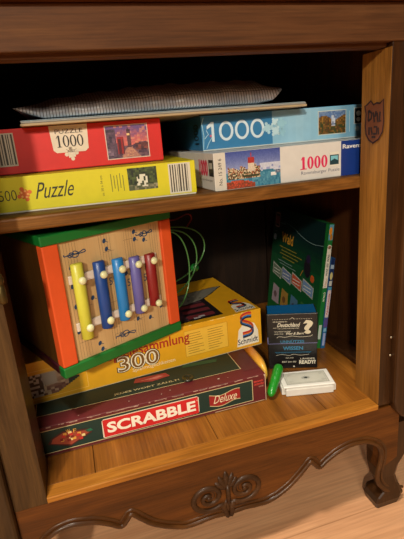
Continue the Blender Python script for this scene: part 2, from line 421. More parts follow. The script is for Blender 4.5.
# shield emblem on inner side of the right stile
b = MB()
out = [(.012, .4405), (.012, .452), (.019, .4475), (.026, .4485), (.032, .4465), (.038, .4520), (.046, .4475), (.0505, .446), (.0475, .436), (.0485, .42), (.0465, .409), (.040, .401), (.031, .397), (.020, .402), (.0125, .411), (.0105, .425)]
Msh = Matrix(((0, 1, 0, 0), (1, 0, 0, 0), (0, 0, 1, 0), (0, 0, 0, 1)))
b.prism(out, .4980, .4989, (112, 60, 28), M=Msh)
f = Face(b, (.4980, 0, 0), (0, -1, 0), (0, 0, 1), (-1, 0, 0))
f.line([(-y, z) for y, z in out + out[:1]], .0022, (44, 12, 10), 1)
gl = (44, 26, 24)
for pts in ([(.042, .440), (.042, .426)], [(.042, .440), (.035, .436), (.036, .429), (.042, .426)], [(.032, .437), (.029, .424)], [(.026, .438), (.028, .431)], [(.024, .436), (.022, .424)], [(.018, .437), (.019, .424), (.0155, .426)],
            [(.040, .418), (.040, .408)], [(.036, .418), (.033, .408)], [(.030, .418), (.024, .418), (.024, .409), (.031, .409)], [(.021, .417), (.020, .408)], [(.034, .405), (.026, .405)]):
    f.line([(-y, z) for y, z in pts], .0030, gl, 2)
b.build('shield_emblem', M_matte, cab, 'small reddish brown shield emblem with dark letters')

# ------------------------------------------------------------------ boxes
def game_box(name, label, L, D, h, loc, yaw, lid_col, tray_col, tray_vis=.0015, mat=M_card, prints=None, bev=.0009):
    """loc = front-left bottom corner"""
    t = thing(name, label, 'box', loc, (0, 0, yaw))
    b = MB(); b.box(.0008, L - .0008, .0008, D - .0008, 0, h * .6, tray_col, bev=.0008); b.build('tray', M_matte, t)
    b = MB(); b.box(0, L, 0, D, tray_vis, h, lid_col, bev=bev)
    if prints: prints(b)
    b.build('lid', mat, t)
    return t
def fl(x, y, yaw, L):   # front-left from front-right
    return x - math.cos(yaw) * L, y - math.sin(yaw) * L
def mixc(a, b, t): return tuple(a[i] + (b[i] - a[i]) * t for i in range(3))
def jit(c, i, j, a=14, k=0):
    d = (hsh(i, j, k) - .5) * 2 * a; return (c[0] + d, c[1] + d, c[2] + d)

# --- word game box (lowest)
L = .39; yaw = .008; x, y = fl(.346, .083, yaw, L)
def pr(b):
    f = front(b); G = (18, 46, 38); CR = (196, 176, 128)
    f.rect(.034, .366, .0065, .0435, G, 1); f.frame(.0335, .3665, .006, .044, .0011, CR, 2)
    f.poly([(.126, .008), (.272, .009), (.2745, .012), (.275, .037), (.272, .0395), (.128, .0395), (.1255, .037), (.1245, .010)], (222, 205, 180), 3)
    f.rect(.1265, .2735, .0092, .0382, (196, 30, 30), 4)
    f.text('SCRABBLE', .1320, .2690, .0148, .0330, (232, 224, 204), 5, bold=.035)
    f.text('TM', .2705, .2730, .0310, .0335, (222, 205, 180), 5)
    # deluxe ribbon
    top = [(.292 + .052 * i / 14, .0335 + .0028 * math.sin(i / 14 * 6.0 + 2.6)) for i in range(15)]
    for i in range(14):
        (a, c), (d, e) = top[i], top[i + 1]
        f.poly([(a, c - .019), (d, e - .019), (d, e), (a, c)], (146, 30, 28), 3)
    f.line(top, .0012, CR, 4); f.line([(a, c - .019) for a, c in top], .0012, CR, 4)
    f.text('Deluxe', .2985, .3385, .0180, .0320, (226, 206, 170), 5, bold=0, shear=.45)
    f.text('BRAND', .3690, .3850, .0375, .0405, (216, 70, 56), 2, bold=.02); f.text('CROSSWORD', .3690, .3860, .0320, .0355, (216, 70, 56), 2, bold=.02); f.text('GAME', .3770, .3855, .0275, .0300, (200, 150, 130), 2)
    # tile rack picture
    f.poly([(.047, .021), (.078, .0095), (.110, .024), (.108, .031), (.070, .037), (.053, .029)], (70, 26, 20), 3)
    f.poly([(.052, .021), (.079, .012), (.106, .025), (.104, .029), (.071, .0345), (.055, .0275)], (150, 62, 40), 4)
    f.poly([(.100, .030), (.109, .031), (.112, .027), (.104, .0255)], (20, 96, 70), 4)
    for k in range(16):
        a = hsh(k, 3); c = hsh(k, 7); u = .064 + .034 * a; v = .0165 + .018 * c
        f.rect(u, u + .0048, v, v + .0040, [(214, 150, 60), (188, 40, 34), (222, 196, 130), (120, 26, 20)][k % 4], 5 + k % 2)
    f.text('W', .0745, .0805, .0330, .0385, (214, 150, 60), 7); f.text('F', .0845, .0890, .0310, .0370, (214, 150, 60), 7)
    g = topf(b, .05)
    g.rect(.034, .359, .0305, .24, (16, 40, 32), 1); g.frame(.034, .3595, .0295, .2405, .0012, CR, 2)
    g.text('JEDES WORT ZÄHLT!', .150, .2560, .0375, .0450, (186, 168, 120), 3, bold=.02)
    g.poly([(.185, .062), (.215, .055), (.245, .060), (.240, .072), (.190, .074)], (170, 60, 56), 3)
    g.poly([(.195, .064), (.222, .060), (.236, .064), (.228, .068)], (206, 120, 106), 4)
    g.poly([(.270, .075), (.330, .070), (.335, .080), (.275, .086)], (34, 84, 58), 3)
    g.poly([(.3615, .02), (.386, .02), (.386, .25), (.3615, .25)], (84, 30, 28), 1)
    # worn edges
    for k in range(60):
        u = .02 + .355 * hsh(k, 1); w = .002 + .012 * hsh(k, 2) ** 2
        hgt = .0005 + .0016 * hsh(k, 4)
        f.rect(u, u + w, .0492 - hgt, .0494, (176, 140, 124), 1)
    for u, v, r in ((.315, .016, .0022), (.22, .012, .0012), (.235, .017, .001), (.17, .014, .001), (.095, .009, .001), (.33, .013, .001)):
        g.disc(u, v, r, (196, 180, 160), 2, 7, r * .6)
    f.poly([(.3885, .0005), (.3896, .0005), (.3896, .049), (.386, .049), (.3884, .044)], (196, 168, 140), 2)
    f.rect(.30, .386, .0016, .0028, (178, 150, 120), 2)
word = game_box('word_game_box', 'worn maroon box with white word on red panel, flat on cabinet floor', L, .27, .0498, (x, y, .0003), yaw, (92, 24, 28), (120, 80, 60), prints=pr)

# --- yellow game collection box
L = .42; yaw = .086; x, y = fl(.384, .179, yaw, L)
def s_logo(f, u, v, s, l=3, flat=1.0):
    W_, Hh = s, s * 1.32 * flat
    f.poly([(u - .48 * W_, v), (u + .52 * W_, v), (u + .50 * W_, v + .42 * Hh), (u + .34 * W_, v + .68 * Hh), (u + .1 * W_, v + .76 * Hh), (u - .15 * W_, v + .74 * Hh), (u - .38 * W_, v + .55 * Hh)], (232, 226, 208), l)
    pts = [(.22, .98), (.02, 1.0), (-.2, .95), (-.24, .84), (-.1, .76), (.1, .68), (.24, .58), (.26, .46), (.12, .38), (-.2, .36)]
    P = smooth_path([(u + a * W_, v + c * Hh) for a, c in pts], 4)
    for d, c in ((.09, (190, 34, 36)), (.03, (228, 120, 30)), (-.03, (40, 120, 190)), (-.09, (24, 28, 60))):
        f.line([(p[0], p[1] + d * Hh * .8) for p in P], .062 * Hh, c, l + 1)
    f.text('Schmidt', u - .44 * W_, u + .48 * W_, v + .06 * Hh, v + .25 * Hh, (24, 28, 60), l + 1, bold=.01)
def pr(b):
    Y = (226, 168, 20); f = front(b)
    f.text('Spielesammlung', .140, .2810, .0365, .0600, (170, 36, 22), 2, bold=.015)
    f.text('300', .1530, .2270, .0155, .0465, (70, 40, 12), 2, bold=.07)
    f.text('300', .1545, .2255, .0168, .0452, (236, 226, 196), 3, bold=.045)
    f.text('300', .1560, .2240, .0182, .0438, (120, 80, 20), 4, bold=-.005)
    f.text('Spielmöglichkeiten', .178, .252, .0105, .0190, (240, 226, 180), 5)
    f.rect(.273, .352, .014, .0610, (232, 184, 60), 1); f.frame(.272, .353, .0135, .0615, .0007, (190, 140, 30), 2)
    for c in range(2):
        for r in range(9):
            u = .277 + c * .038; f.rect(u, u + .018 + .014 * hsh(c, r), .0185 + r * .0045, .0194 + r * .0045, (140, 98, 26), 2)
    s_logo(f, .3905, .0065, .044)
    # collage at left
    def col(s, t, i, j):
        if s + .9 * abs(t - .5) > .98 or s < .05: return (208, 160, 34)
        if s < .30: return mixc((196, 190, 184), (70, 50, 44), 1 if hsh(i // 2, j // 2, 5) > .6 else .1)
        if .30 <= s < .55 and t > .45: return (28, 22, 22) if (i + j) % 2 else (206, 196, 180)
        if s < .75: return mixc((188, 170, 140), (90, 50, 40), hsh(i // 3, j // 2, 9))
        return mixc((60, 26, 40), (30, 60, 40), hsh(i // 2, j // 2, 2))
    f.picture(.016, .098, .012, .050, 44, 20, col, 2)
    f.frame(.012, .106, .008, .056, .0006, (238, 204, 110), 2)
    g = topf(b, .071)
    def col2(s, t, i, j):
        if s > .93 or s < .04 or t < .05: return (22, 16, 18)
        k = int(t * 9)
        if s > .55 and t < .75: return (112, 40, 46) if k % 2 else (26, 18, 24)
        return mixc((30, 22, 30), (96, 60, 70), hsh(i // 3, j, 3))
    g.picture(.215, .352, .012, .118, 40, 22, col2, 2)
    for u, v in ((.300, .018), (.24, .020), (.31, .022)): g.rect(u, u + .012, v, v + .005, (190, 186, 190), 4)
    fish = [(.24, .105), (.27, .092), (.31, .088), (.345, .098), (.372, .118), (.408, .150), (.385, .152), (.350, .148), (.300, .140), (.262, .130)]
    g.poly(fish, (120, 116, 104), 5); g.line(fish + fish[:1], .0022, (46, 40, 34), 6)
    for k in range(18): g.disc(.265 + .1 * hsh(k, 1), .102 + .03 * hsh(k, 2), .003, (84, 82, 70) if k % 2 else (150, 146, 128), 6, 7)
    g.disc(.262, .165, .012, (110, 46, 60), 4); g.disc(.285, .175, .009, (60, 90, 60), 4)
    s_logo(g, .3935, .006, .040, 3)
    for k in range(14):
        u = .1 + .31 * hsh(k, 11); f.rect(u, u + .003 + .005 * hsh(k, 3), .0697, .0706, (240, 214, 140), 1)
yb = game_box('game_collection_box', 'big yellow box numbered 300, under the colourful cube and on the maroon box', L, .215, .071, (x, y, .0505), yaw, (222, 162, 18), (196, 180, 150), prints=pr)

# --- yellow-green 500 puzzle
L = .305; yaw = -.080; x, y = fl(.255, .077, yaw, L)
def bars(f, u0, u1, v0, v1, l=3, base=(206, 198, 178), ink=(70, 62, 50), seed=0):
    f.rect(u0, u1, v0, v1, base, l); u = u0 + .002; k = 0
    while u < u1 - .003:
        w = .0006 + .0019 * hsh(k, seed, 2); f.rect(u, min(u + w, u1 - .001), v0 + .002, v1 - .0015, ink, l + 1); u += w + .0007 + .0016 * hsh(k, seed, 5); k += 1
def pr(b):
    f = front(b); f.du = .055; K = (40, 40, 16)
    f.text('500', .1100, .1310, .0160, .0290, K, 2, bold=-.01)
    f.piece(.1405, .0225, .0088, (214, 104, 30), 2, .35)
    for k in range(5): f.disc(.1405 + .004 * math.cos(k * 1.3), .0225 + .004 * math.sin(k * 1.3), .0014, (238, 170, 90), 3, 8)
    f.text('Puzzle', .1530, .2010, .0150, .0350, K, 2, bold=0, shear=.5)
    f.text('ca. 50 x 34 cm', .2345, .2375, .010, .036, (90, 90, 30), 2, rot=90)
    for c in range(5): f.rect(.248 + c * .0038, .2490 + c * .0038, .014 + .004 * (c % 2), .034 + .003 * hsh(c), (120, 122, 36), 2)
    def col(s, t, i, j):
        n = hsh(i // 2, j // 2, 4)
        if .3 < s < .75 and .15 < t < .7 and n > .5: return (216, 212, 190)
        if t < .25: return mixc((60, 70, 40), (150, 140, 110), n)
        return mixc((20, 30, 14), (76, 92, 40), n)
    f.picture(.2700, .3080, .0130, .0415, 30, 20, col, 2)
    bars(f, .3235, .3530, .0035, .0425, 2, (212, 204, 184), seed=1)
yel = game_box('puzzle_box', 'lime yellow puzzle box numbered 500 with barcode, lying directly on the shelf', L, .22, .0445, (x, y, .3512), yaw, (212, 200, 12), (206, 200, 182), .002, prints=pr)

# --- red 1000 puzzle
L = .275; yaw = -.01; x, y = fl(.226, .133, yaw, L)
def pr(b):
    f = front(b); f.du = .085
    f.poly([(.211, .0572), (.213, .026), (.217, .0225), (.254, .0225), (.2585, .026), (.2605, .0572)], (224, 208, 186), 2)
    f.piece(.2355, .0205, .0085, (224, 208, 186), 2, .1); f.line([(.229, .0265), (.232, .0245), (.2355, .0275), (.239, .0245), (.2425, .0265)], .0005, (120, 100, 80), 3)
    f.text('PUZZLE', .2180, .2535, .0468, .0522, (70, 54, 44), 4, bold=.0)
    f.thousand(.2185, .2535, .0295, .0445, (36, 28, 26), 4, .22, True, .10)
    f.rect(.2820, .3410, .0075, .0525, (214, 190, 178), 2)
    def col(s, t, i, j):
        n = hsh(i, j, 1); n2 = hsh(i // 3, j // 2, 8)
        if t > .42 + .06 * math.sin(s * 9):
            c = mixc((214, 104, 96), (104, 74, 128), min(1, max(0, (t - .45) * 2.2 + (n2 - .5) * .5)))
            if n2 > .75: c = mixc(c, (236, 150, 110), .6)
        else: c = mixc((70, 44, 66), (120, 84, 96), n2)
        if t < .42 and s > .35 and abs(s - .55) < (.42 - t) * .6: c = mixc((206, 146, 116), (160, 104, 100), n)      # path
        if .50 < s < .58 and .3 < t < .86: c = (92, 56, 66) if t < .8 else (60, 36, 50)                                # clock tower
        if abs(s - .54) < .03 and .68 < t < .76: c = (240, 200, 140)
        if .53 < s < .55 and t >= .86 and t < .95: c = (60, 36, 50)
        if .25 < s < .42 and .12 < t < .66: c = (156, 34, 36) if (i % 5 in (0, 1)) or t > .58 else (84, 26, 40)      # phone box
        if s < .22 and t < .92: c = mixc((50, 38, 58), (110, 80, 100), n2 if t > .45 else .9 * n2)
        if s < .16 and .08 < t < .3: c = mixc((150, 120, 140), (90, 70, 90), n2)
        if s > .68 and .22 < t < .45: c = mixc((56, 34, 50), (150, 70, 60), n2)
        return jit(c, i, j, 8)
    f.picture(.2832, .3398, .0087, .0513, 44, 32, col, 3)
    bars(f, .1300, .1665, .0110, .0525, 2, (196, 184, 164), seed=4)
red = game_box('puzzle_box', 'red puzzle box numbered 1000 stacked on the lime yellow box', L, .27, .0575, (x, y, .3962), yaw, (210, 34, 28), (120, 30, 30), .0012, prints=pr)

# --- lower white and blue puzzle
L = .27; yaw = .028; x, y = .279, .07
PK = (214, 40, 90)
def pr(b):
    f = front(b)
    f.rect(.0006, .0165, .0006, .0504, (208, 202, 190), 1); f.text('No. 15 249 6', .0060, .0110, .008, .043, (60, 52, 46), 2, rot=90)
    def col(s, t, i, j):
        n = hsh(i, j, 1); n2 = hsh(i // 2, j // 2, 8)
        if t > .45: c = mixc((150, 160, 200), (62, 78, 150), (t - .45) * 1.8)
        else: c = mixc((44, 110, 140), (90, 150, 172), n2)
        if .62 < s and .42 < t < .62 and n2 > .35: c = (196, 200, 216)
        if .03 < s < .62 and .26 < t < .50 + .14 * hsh(i // 3, 3): c = [(186, 160, 124), (150, 78, 50), (58, 66, 40), (214, 198, 168), (84, 74, 54)][int(n * 4.99)]
        if .40 < s < .52 and .45 < t < .80: c = (206, 190, 170) if t < .66 else (170, 50, 44)
        if .45 < s < .47 and .8 <= t < .93: c = (170, 50, 44)
        if .30 < s < .60 and .27 < t < .33: c = (60, 66, 44)
        if s < .52 and t < .12 + .10 * math.sin(.6 + s * 5): c = mixc((206, 76, 50), (110, 60, 40), n)
        if .82 < s < .92 and .24 < t < .34: c = (226, 226, 226)
        if s > .9 and .3 < t < .42: c = mixc((70, 90, 120), (150, 150, 160), n)
        return jit(c, i, j, 8)
    f.picture(.0168, .0990, .0012, .0503, 60, 32, col, 1)
    f.thousand(.1320, .1760, .0160, .0335, PK, 2, .32, True, .14)
    f.rect(.1795, .1945, .0175, .0350, (24, 60, 70), 2); f.rect(.1795, .1945, .0325, .0365, (224, 220, 206), 3)
    f.poly([(.181, .024), (.187, .027), (.193, .024), (.193, .031), (.181, .031)], (120, 190, 206), 3); f.rect(.1795, .1945, .0165, .0185, (224, 220, 206), 3)
    f.text('Ravensburger Puzzle', .1320, .1960, .0075, .0135, (96, 100, 120), 2)
    f.rect(.1985, .2695, .0006, .0505, (20, 52, 128), 1)
    f.text('Ravensburger', .2010, .2660, .0375, .0455, (226, 226, 226), 3, bold=.02)
    g = leftf(b, .30); g.du = -.03
    g.text('1000', .2080, .2450, .0190, .0420, PK, 2, bold=.05); g.rect(.2500, .2680, .0200, .0420, (40, 44, 50), 2); g.rect(.2530, .2650, .0300, .0380, (180, 180, 170), 3)
    g.text('Ravensburger', .2080, .2640, .0120, .0160, (130, 120, 120), 2)
rl = game_box('puzzle_box', 'white and navy puzzle box with lakeside castle picture, lying on the shelf', L, .30, .0508, (x, y, .3512), yaw, (214, 211, 206), (200, 196, 186), .0008, M_gloss, pr)

# --- upper sky-blue puzzle
yaw = -.045; x, y = .29, .149
def pr(b):
    f = front(b); LB = (112, 172, 200)
    for k in range(12):
        f.rect(.1120 + k * .0130, .1120 + (k + 1) * .0130 if k < 11 else .2675, .0006, .0502, mixc((150, 192, 214), (116, 170, 202), abs(k - 3) / 8), 1)
    f.thousand(.0080, .1000, .0130, .0410, (206, 222, 232), 3, .155)
    for u, v, r, a, c in ((.104, .026, .0085, .3, (170, 206, 220)), (.117, .021, .0082, .9, (186, 214, 224)), (.127, .031, .0085, .1, (150, 196, 214)), (.116, .034, .0062, .6, (190, 218, 228)), (.128, .018, .006, .2, (150, 196, 214))):
        f.piece(u, v, r, c, 4, a)
    f.rect(.1888, .2382, .0083, .0447, (196, 204, 196), 2)
    def col(s, t, i, j):
        n2 = hsh(i // 2, j // 2, 8)
        c = mixc((80, 52, 26), (160, 116, 50), n2) if t < .72 + .1 * math.sin(s * 8) else mixc((80, 110, 160), (130, 150, 180), n2)
        if t < .55 and n2 > .7: c = (60, 66, 34)
        if .47 < s < .60 and .35 < t < .82: c = (190, 196, 210) if n2 > .25 else (110, 120, 150)
        if .52 < s < .55 and .8 < t < .95: c = (96, 110, 150)
        return jit(c, i, j, 8)
    f.picture(.1900, .2370, .0095, .0435, 36, 26, col, 3)
    f.rect(.2440, .2448, .010, .042, (200, 220, 226), 2)
    f.rect(.2520, .2680, .0210, .0460, (206, 210, 206), 2); f.rect(.2532, .2668, .0222, .0448, (24, 22, 24), 3)
    f.disc(.260, .037, .004, (206, 210, 206), 4); f.disc(.260, .028, .0035, (206, 210, 206), 4); f.disc(.258, .014, .0040, (196, 220, 230), 2)
    # scuffs and worn arris
    f.line([(.001, .003), (.003, .022), (.001, .040), (.004, .048)], .0012, (150, 196, 214), 3)
    f.line([(.006, .004), (.010, .012), (.015, .019)], .0012, (150, 190, 210), 4); f.line([(.004, .018), (.010, .024), (.007, .030)], .0010, (176, 206, 220), 4); f.disc(.0135, .0215, .0018, (200, 90, 120), 4, 7)
    f.rect(.0006, .267, .0009, .0022, (196, 204, 204), 2)
    g = leftf(b, .27)
    g.text('1000', .2210, .2520, .010, .040, (22, 40, 54), 2, bold=.02, rot=90)
bl = game_box('puzzle_box', 'sky blue puzzle box numbered 1000 stacked on the white and navy box', .268, .27, .0508, (x, y, .4022), yaw, (50, 120, 168), (196, 200, 196), .0008, M_gloss, pr)

# --- folded game board and silver pouch
t = thing('game_board', 'flat grey game board bridging the red and sky blue boxes', 'game board', (.045, .112, .4543), (0, 0, R(.3)))
b = MB(); b.box(0, .400, 0, .29, .0002, .0034, (176, 152, 118), bev=.0008); b.box(.001, .399, .001, .289, .0036, .0062, (150, 150, 146), bev=.0008); b.build('board', M_matte, t)
b = MB(); b.box(.0005, .3965, .0003, .2895, .0063, .0068, (150, 176, 190)); b.build('printed_sheet', M_card, t)

m = bpy.data.materials.new('silver_mesh_foil'); m.use_nodes = True; nt = m.node_tree; pb = nt.nodes['Principled BSDF']
tc = nd(nt, 'ShaderNodeTexCoord'); mp = nd(nt, 'ShaderNodeMapping'); mp.inputs['Scale'].default_value = (1, 1, 1)
nt.links.new(tc.outputs['UV'], mp.inputs['Vector'])
br = nd(nt, 'ShaderNodeTexBrick'); br.offset = 0; br.inputs['Scale'].default_value = 1; br.inputs['Brick Width'].default_value = .0040; br.inputs['Row Height'].default_value = .0040
br.inputs['Mortar Size'].default_value = .00035; br.inputs['Mortar Smooth'].default_value = .0
br.inputs['Color1'].default_value = lin((206, 212, 224)); br.inputs['Color2'].default_value = lin((226, 228, 232)); br.inputs['Mortar'].default_value = lin((26, 28, 34))
nt.links.new(mp.outputs['Vector'], br.inputs['Vector']); nt.links.new(br.outputs['Color'], pb.inputs['Base Color'])
pb.inputs['Metallic'].default_value = .15; pb.inputs['Roughness'].default_value = .35
nz = nd(nt, 'ShaderNodeTexNoise'); nz.inputs['Scale'].default_value = 45; nt.links.new(tc.outputs['Object'], nz.inputs['Vector'])
bp = nd(nt, 'ShaderNodeBump'); bp.inputs['Strength'].default_value = .6; bp.inputs['Distance'].default_value = .004
nt.links.new(nz.outputs['Fac'], bp.inputs['Height']); nt.links.new(bp.outputs['Normal'], pb.inputs['Normal'])
def pouch():
    NX, NY = 90, 40
    Lx, Ly = .372, .22
    tp = [(0, .0175), (.04, .0235), (.10, .029), (.16, .033), (.33, .0385), (.5, .0435), (.76, .0445), (.93, .0430), (.975, .036), (1, .0270)]
    bt = [(0, .0160), (.05, .007), (.10, .0006), (.9, .0002), (.97, .004), (1, .0180)]
    def ip(T, s):
        for (a, x), (c, z) in zip(T, T[1:]):
            if s <= c: return x + (z - x) * (s - a) / (c - a)
        return T[-1][1]
    vs = []; uv = []; fs = []
    for side in (0, 1):
        for j in range(NY + 1):
            for i in range(NX + 1):
                s, q = i / NX, j / NY
                a, c = ip(tp, s), ip(bt, s); mid = (a * .10 + c * .90)
                k = math.sin(math.pi * q) ** .36 if 0 < q < 1 else 0
                w = .0012 * math.sin(s * 41 + q * 7) + .0009 * math.sin(s * 67 - q * 23)
                z = mid + ((a - mid) * k + w * k if side == 0 else (c - mid) * k)
                ey = .004 * math.sin(s * 17) * (1 - k)
                ex = .003 * math.sin(q * 30) * (1 if i == NX else 0) + (.008 * q if i == 0 else 0)
                vs.append((s * Lx + ex, q * Ly + ey, z)); uv.append((s * Lx, q * Ly + (0 if side == 0 else .5) + (1 - k) * .01))
    st = (NX + 1) * (NY + 1)
    for side in (0, 1):
        for j in range(NY):
            for i in range(NX):
                q = [side * st + j * (NX + 1) + i, side * st + j * (NX + 1) + i + 1, side * st + (j + 1) * (NX + 1) + i + 1, side * st + (j + 1) * (NX + 1) + i]
                fs.append(q if side == 0 else q[::-1])
    me = bpy.data.meshes.new('foil_pouch'); me.from_pydata(vs, [], fs)
    ul = me.uv_layers.new(name='UVMap')
    for lp in me.loops: ul.data[lp.index].uv = uv[lp.vertex_index]
    bm = bmesh.new(); bm.from_mesh(me); bmesh.ops.remove_doubles(bm, verts=bm.verts[:], dist=1e-5); bmesh.ops.recalc_face_normals(bm, faces=bm.faces[:]); bm.to_mesh(me); bm.free()
    for p in me.polygons: p.use_smooth = True
    me.materials.append(m)
    o = bpy.data.objects.new('foil_pouch', me); COL.objects.link(o)
    o.location = (.038, .128, .4614)
    o['label'] = 'crumpled silver grid-patterned pouch lying on the grey game board'; o['category'] = 'pouch'
pouch()

# ------------------------------------------------------------------ activity cube
S = .2035; CH = .2; cy = R(24.4)
cube = thing('activity_cube', 'wooden toy cube with five coloured chime bars, green and orange frame', 'toy', (.045, .07, .1222), (0, 0, cy))
GR, OR = (10, 104, 36), (214, 80, 30)
b = MB(); b.box(-.001, S + .001, -.001, S, .1865, CH, GR, bev=.002, seg=3); b.build('top_frame', M_paint, cube, 'green top board')
b = MB(); b.box(-.001, S + .001, -.001, .016, 0, .0155, GR, bev=.002, seg=3); b.build('bottom_rail', M_paint, cube, 'green bottom rail')
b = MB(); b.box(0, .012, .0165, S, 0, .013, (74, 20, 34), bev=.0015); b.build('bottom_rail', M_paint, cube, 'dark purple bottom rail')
b = MB(); b.box(S - .012, S, .0165, S, 0, .013, GR, bev=.0015); b.build('bottom_rail', M_paint, cube)
b = MB(); b.box(.0125, S - .0125, S - .012, S, 0, .013, GR, bev=.0015); b.build('bottom_rail', M_paint, cube)
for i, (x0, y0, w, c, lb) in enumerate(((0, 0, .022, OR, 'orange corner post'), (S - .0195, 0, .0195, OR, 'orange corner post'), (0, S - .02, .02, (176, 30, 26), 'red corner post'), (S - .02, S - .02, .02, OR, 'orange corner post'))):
    z0 = .0158 if i < 2 else .0132
    b = MB(); b.box(x0, x0 + w, y0, y0 + (.018 if i < 2 else .02), z0, .1863, c, bev=.0018, seg=3); b.build('post', M_paint, cube, lb)
# side panels
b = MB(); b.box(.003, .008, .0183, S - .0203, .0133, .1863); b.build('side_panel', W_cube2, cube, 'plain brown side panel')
b = MB(); b.box(S - .008, S - .003, .0183, S - .0203, .0133, .1863); b.build('side_panel', W_cube, cube)
b = MB(); b.box(.0203, S - .0203, S - .008, S - .003, .0133, .1863); b.build('side_panel', W_cube, cube)
# front panel with music print: wood board, print on it
b = MB(); b.box(.0222, S - .0197, .005, .009, .0157, .1863); fp = b.build('front_panel', W_cube, cube, 'light wood panel printed with music notes')
b = MB(); f = Face(b, (0, .005, 0), (1, 0, 0), (0, 0, 1), (0, -1, 0)); INK = (104, 84, 60); BL = (28, 58, 92)
for g0, n in ((.030, 5), (.082, 5), (.122, 5), (.166, 4)):
    for k in range(n):
        f.line([(g0 + k * .0042, .018), (g0 + k * .0042, .184)], .00038, INK, 1)
for z in (.040, .090, .120, .165):
    f.line([(.030, z + .001), (.058, z + .001)], .0004, INK, 1); f.line([(.086, z - .006), (.104, z - .006)], .0004, INK, 1); f.line([(.120, z + .004), (.140, z + .004)], .0004, INK, 1)
def clef(u, v, s, l=2, fl=1):
    P = smooth_path([(-1.0, .05), (-.7, -.28), (-.35, -.1), (-.45, .2), (-.75, .12), (-.62, -.12), (-.2, -.35), (.2, -.3), (.3, .05), (0, .3), (-.3, .25), (-.1, 0), (.5, .1), (1.0, .28), (1.15, .05), (.85, -.02), (.3, -.05), (-.5, .02), (-1.3, -.05), (-1.35, .15)], 4)
    f.line([(u + a * s, v + c * s * fl) for a, c in P], .0014, BL, l)
clef(.046, .167, .0125); clef(.158, .172, .0115); clef(.105, .029, .0135, fl=-1)
for u, v in ((.036, .150), (.034, .124), (.037, .132), (.090, .175), (.092, .163), (.139, .178), (.139, .167), (.155, .163), (.032, .058), (.060, .030), (.063, .020), (.128, .045), (.172, .052), (.150, .040), (.060, .100), (.118, .120), (.034, .095)):
    f.disc(u, v, .0036, BL, 2, 12, .0026, 1.1); f.line([(u + .002, v - .001), (u + .006, v - .003)], .0008, BL, 2)
for u, v in ((.118, .100), (.089, .110), (.147, .100)): f.text('5', u, u + .005, v, v + .011, BL, 2)
b.build('music_print', M_matte, fp)
# mounting strips and bars
for z in (.1335, .0655):
    b = MB(); b.box(.029, .172, .001, .0047, z - .006, z + .006, (216, 202, 188), bev=.001); b.build('mounting_strip', M_plas, cube, 'whitish strip behind the bars')
cols = [((206, 202, 66), 'yellow'), ((22, 66, 140), 'dark blue'), ((28, 124, 196), 'light blue'), ((98, 92, 160), 'violet'), ((134, 24, 24), 'dark red')]
for (uc, z0, z1), (c, nm) in zip(((.0415, .047, .156), (.0735, .052, .151), (.1030, .054, .148), (.1305, .056, .144), (.1575, .060, .142)), cols):
    b = MB(); n = 14; r = .0088
    sec = [(uc + r * math.cos(math.pi * k / n), -.0002 - r * .95 * math.sin(math.pi * k / n)) for k in range(n + 1)]
    sec2 = sec[:]
    rings = [[(uc + (x - uc) * sc_, -.0002 + (y + .0002) * sc_, z) for x, y in sec2] for z, sc_ in ((z0, .86), (z0 + .0012, 1), (z1 - .0012, 1), (z1, .86))]
    b.loft(rings, c); bar = b.build('chime_bar', M_paint, cube, nm + ' chime bar')
    for z in (.1335 if uc < .14 else .1325, .0655):
        b = MB(); b.lathe([(.0028, .0088), (.0028, .0105), (.0050, .0108), (.0056, .0125), (.0050, .0148), (.0030, .0162), (.0005, .0166)], (uc, -.0, z), 'y', (222, 220, 170), n=18)
        b.build('peg', M_plas, bar, 'cream round peg')
# bead wires on the right side of the cube
def wire(v, pmax, ztop, zbot, col, lb):
    b = MB(); P = []
    for i in range(25):
        a = math.pi * i / 24
        P.append((S + .001 + pmax * math.sin(a) ** .8, v + .010 * math.sin(a), zbot + (ztop - zbot) * (1 + math.cos(a)) / 2))
    b.tube(P, .0013, col, n=8); return b.build('bead_wire', M_plas, cube, lb), P
wire(.030, .060, .160, .020, (72, 120, 62), 'green bent wire')
wire(.048, .094, .158, .040, (72, 120, 62), 'green bent wire')
w3, P3 = wire(.066, .130, .158, .054, (72, 120, 62), 'green bent wire')
p = P3[18]; b = MB(); b.lathe([(.001, -.0075), (.005, -.0062), (.0075, -.003), (.008, 0), (.0075, .003), (.005, .0062), (.001, .0075)], p, 'z', (30, 110, 44), n=16); b.build('bead', M_plas, w3, 'green wooden bead')
b = MB(); P = smooth_path([(0, 0), (.3, .06), (.6, .0), (.9, .05), (1.0, -.12), (.85, -.35)], 6)
b.tube([(S + .001 + .115 * a, .06 + .03 * a, .165 + .06 * c) for a, c in P], .0012, (120, 24, 24), n=8); b.build('bead_wire', M_plas, cube, 'dark red bent wire')

# ------------------------------------------------------------------ quiz box (black)
q = thing('quiz_card_box', 'black card box with blue lid top and large question mark, standing upright', 'box', (.3918, .172, .0003), (0, 0, R(-22.6)))
q.scale = (1.06, 1, 1.01)
b = MB(); b.box(.0012, .0838, .0012, .0428, 0, .060, (11, 11, 13), bev=.0008)
f = Face(b, (0, .0012, 0), (1, 0, 0), (0, 0, 1), (0, -1, 0)); CRM = (214, 208, 188); CY = (42, 120, 158)
f.text('WISSEN', .0260, .0600, .0370, .0445, CY, 2, bold=.03)
f.line([(.012, .0330), (.074, .0330)], .0006, CY, 2); f.text('DAS QUIZ FÜR SCHLAUE KÖPFE', .014, .072, .0305, .0325, CY, 2)
f.line(smooth_path([(.014, .027), (.024, .0285), (.036, .0265), (.044, .0285), (.056, .0265), (.070, .028)], 4), .0006, CRM, 2)
f.text('LÄNDER', .055, .080, .018, .0215, CRM, 2, bold=.01); f.text('QUIZ', .030, .044, .020, .0225, CRM, 2)
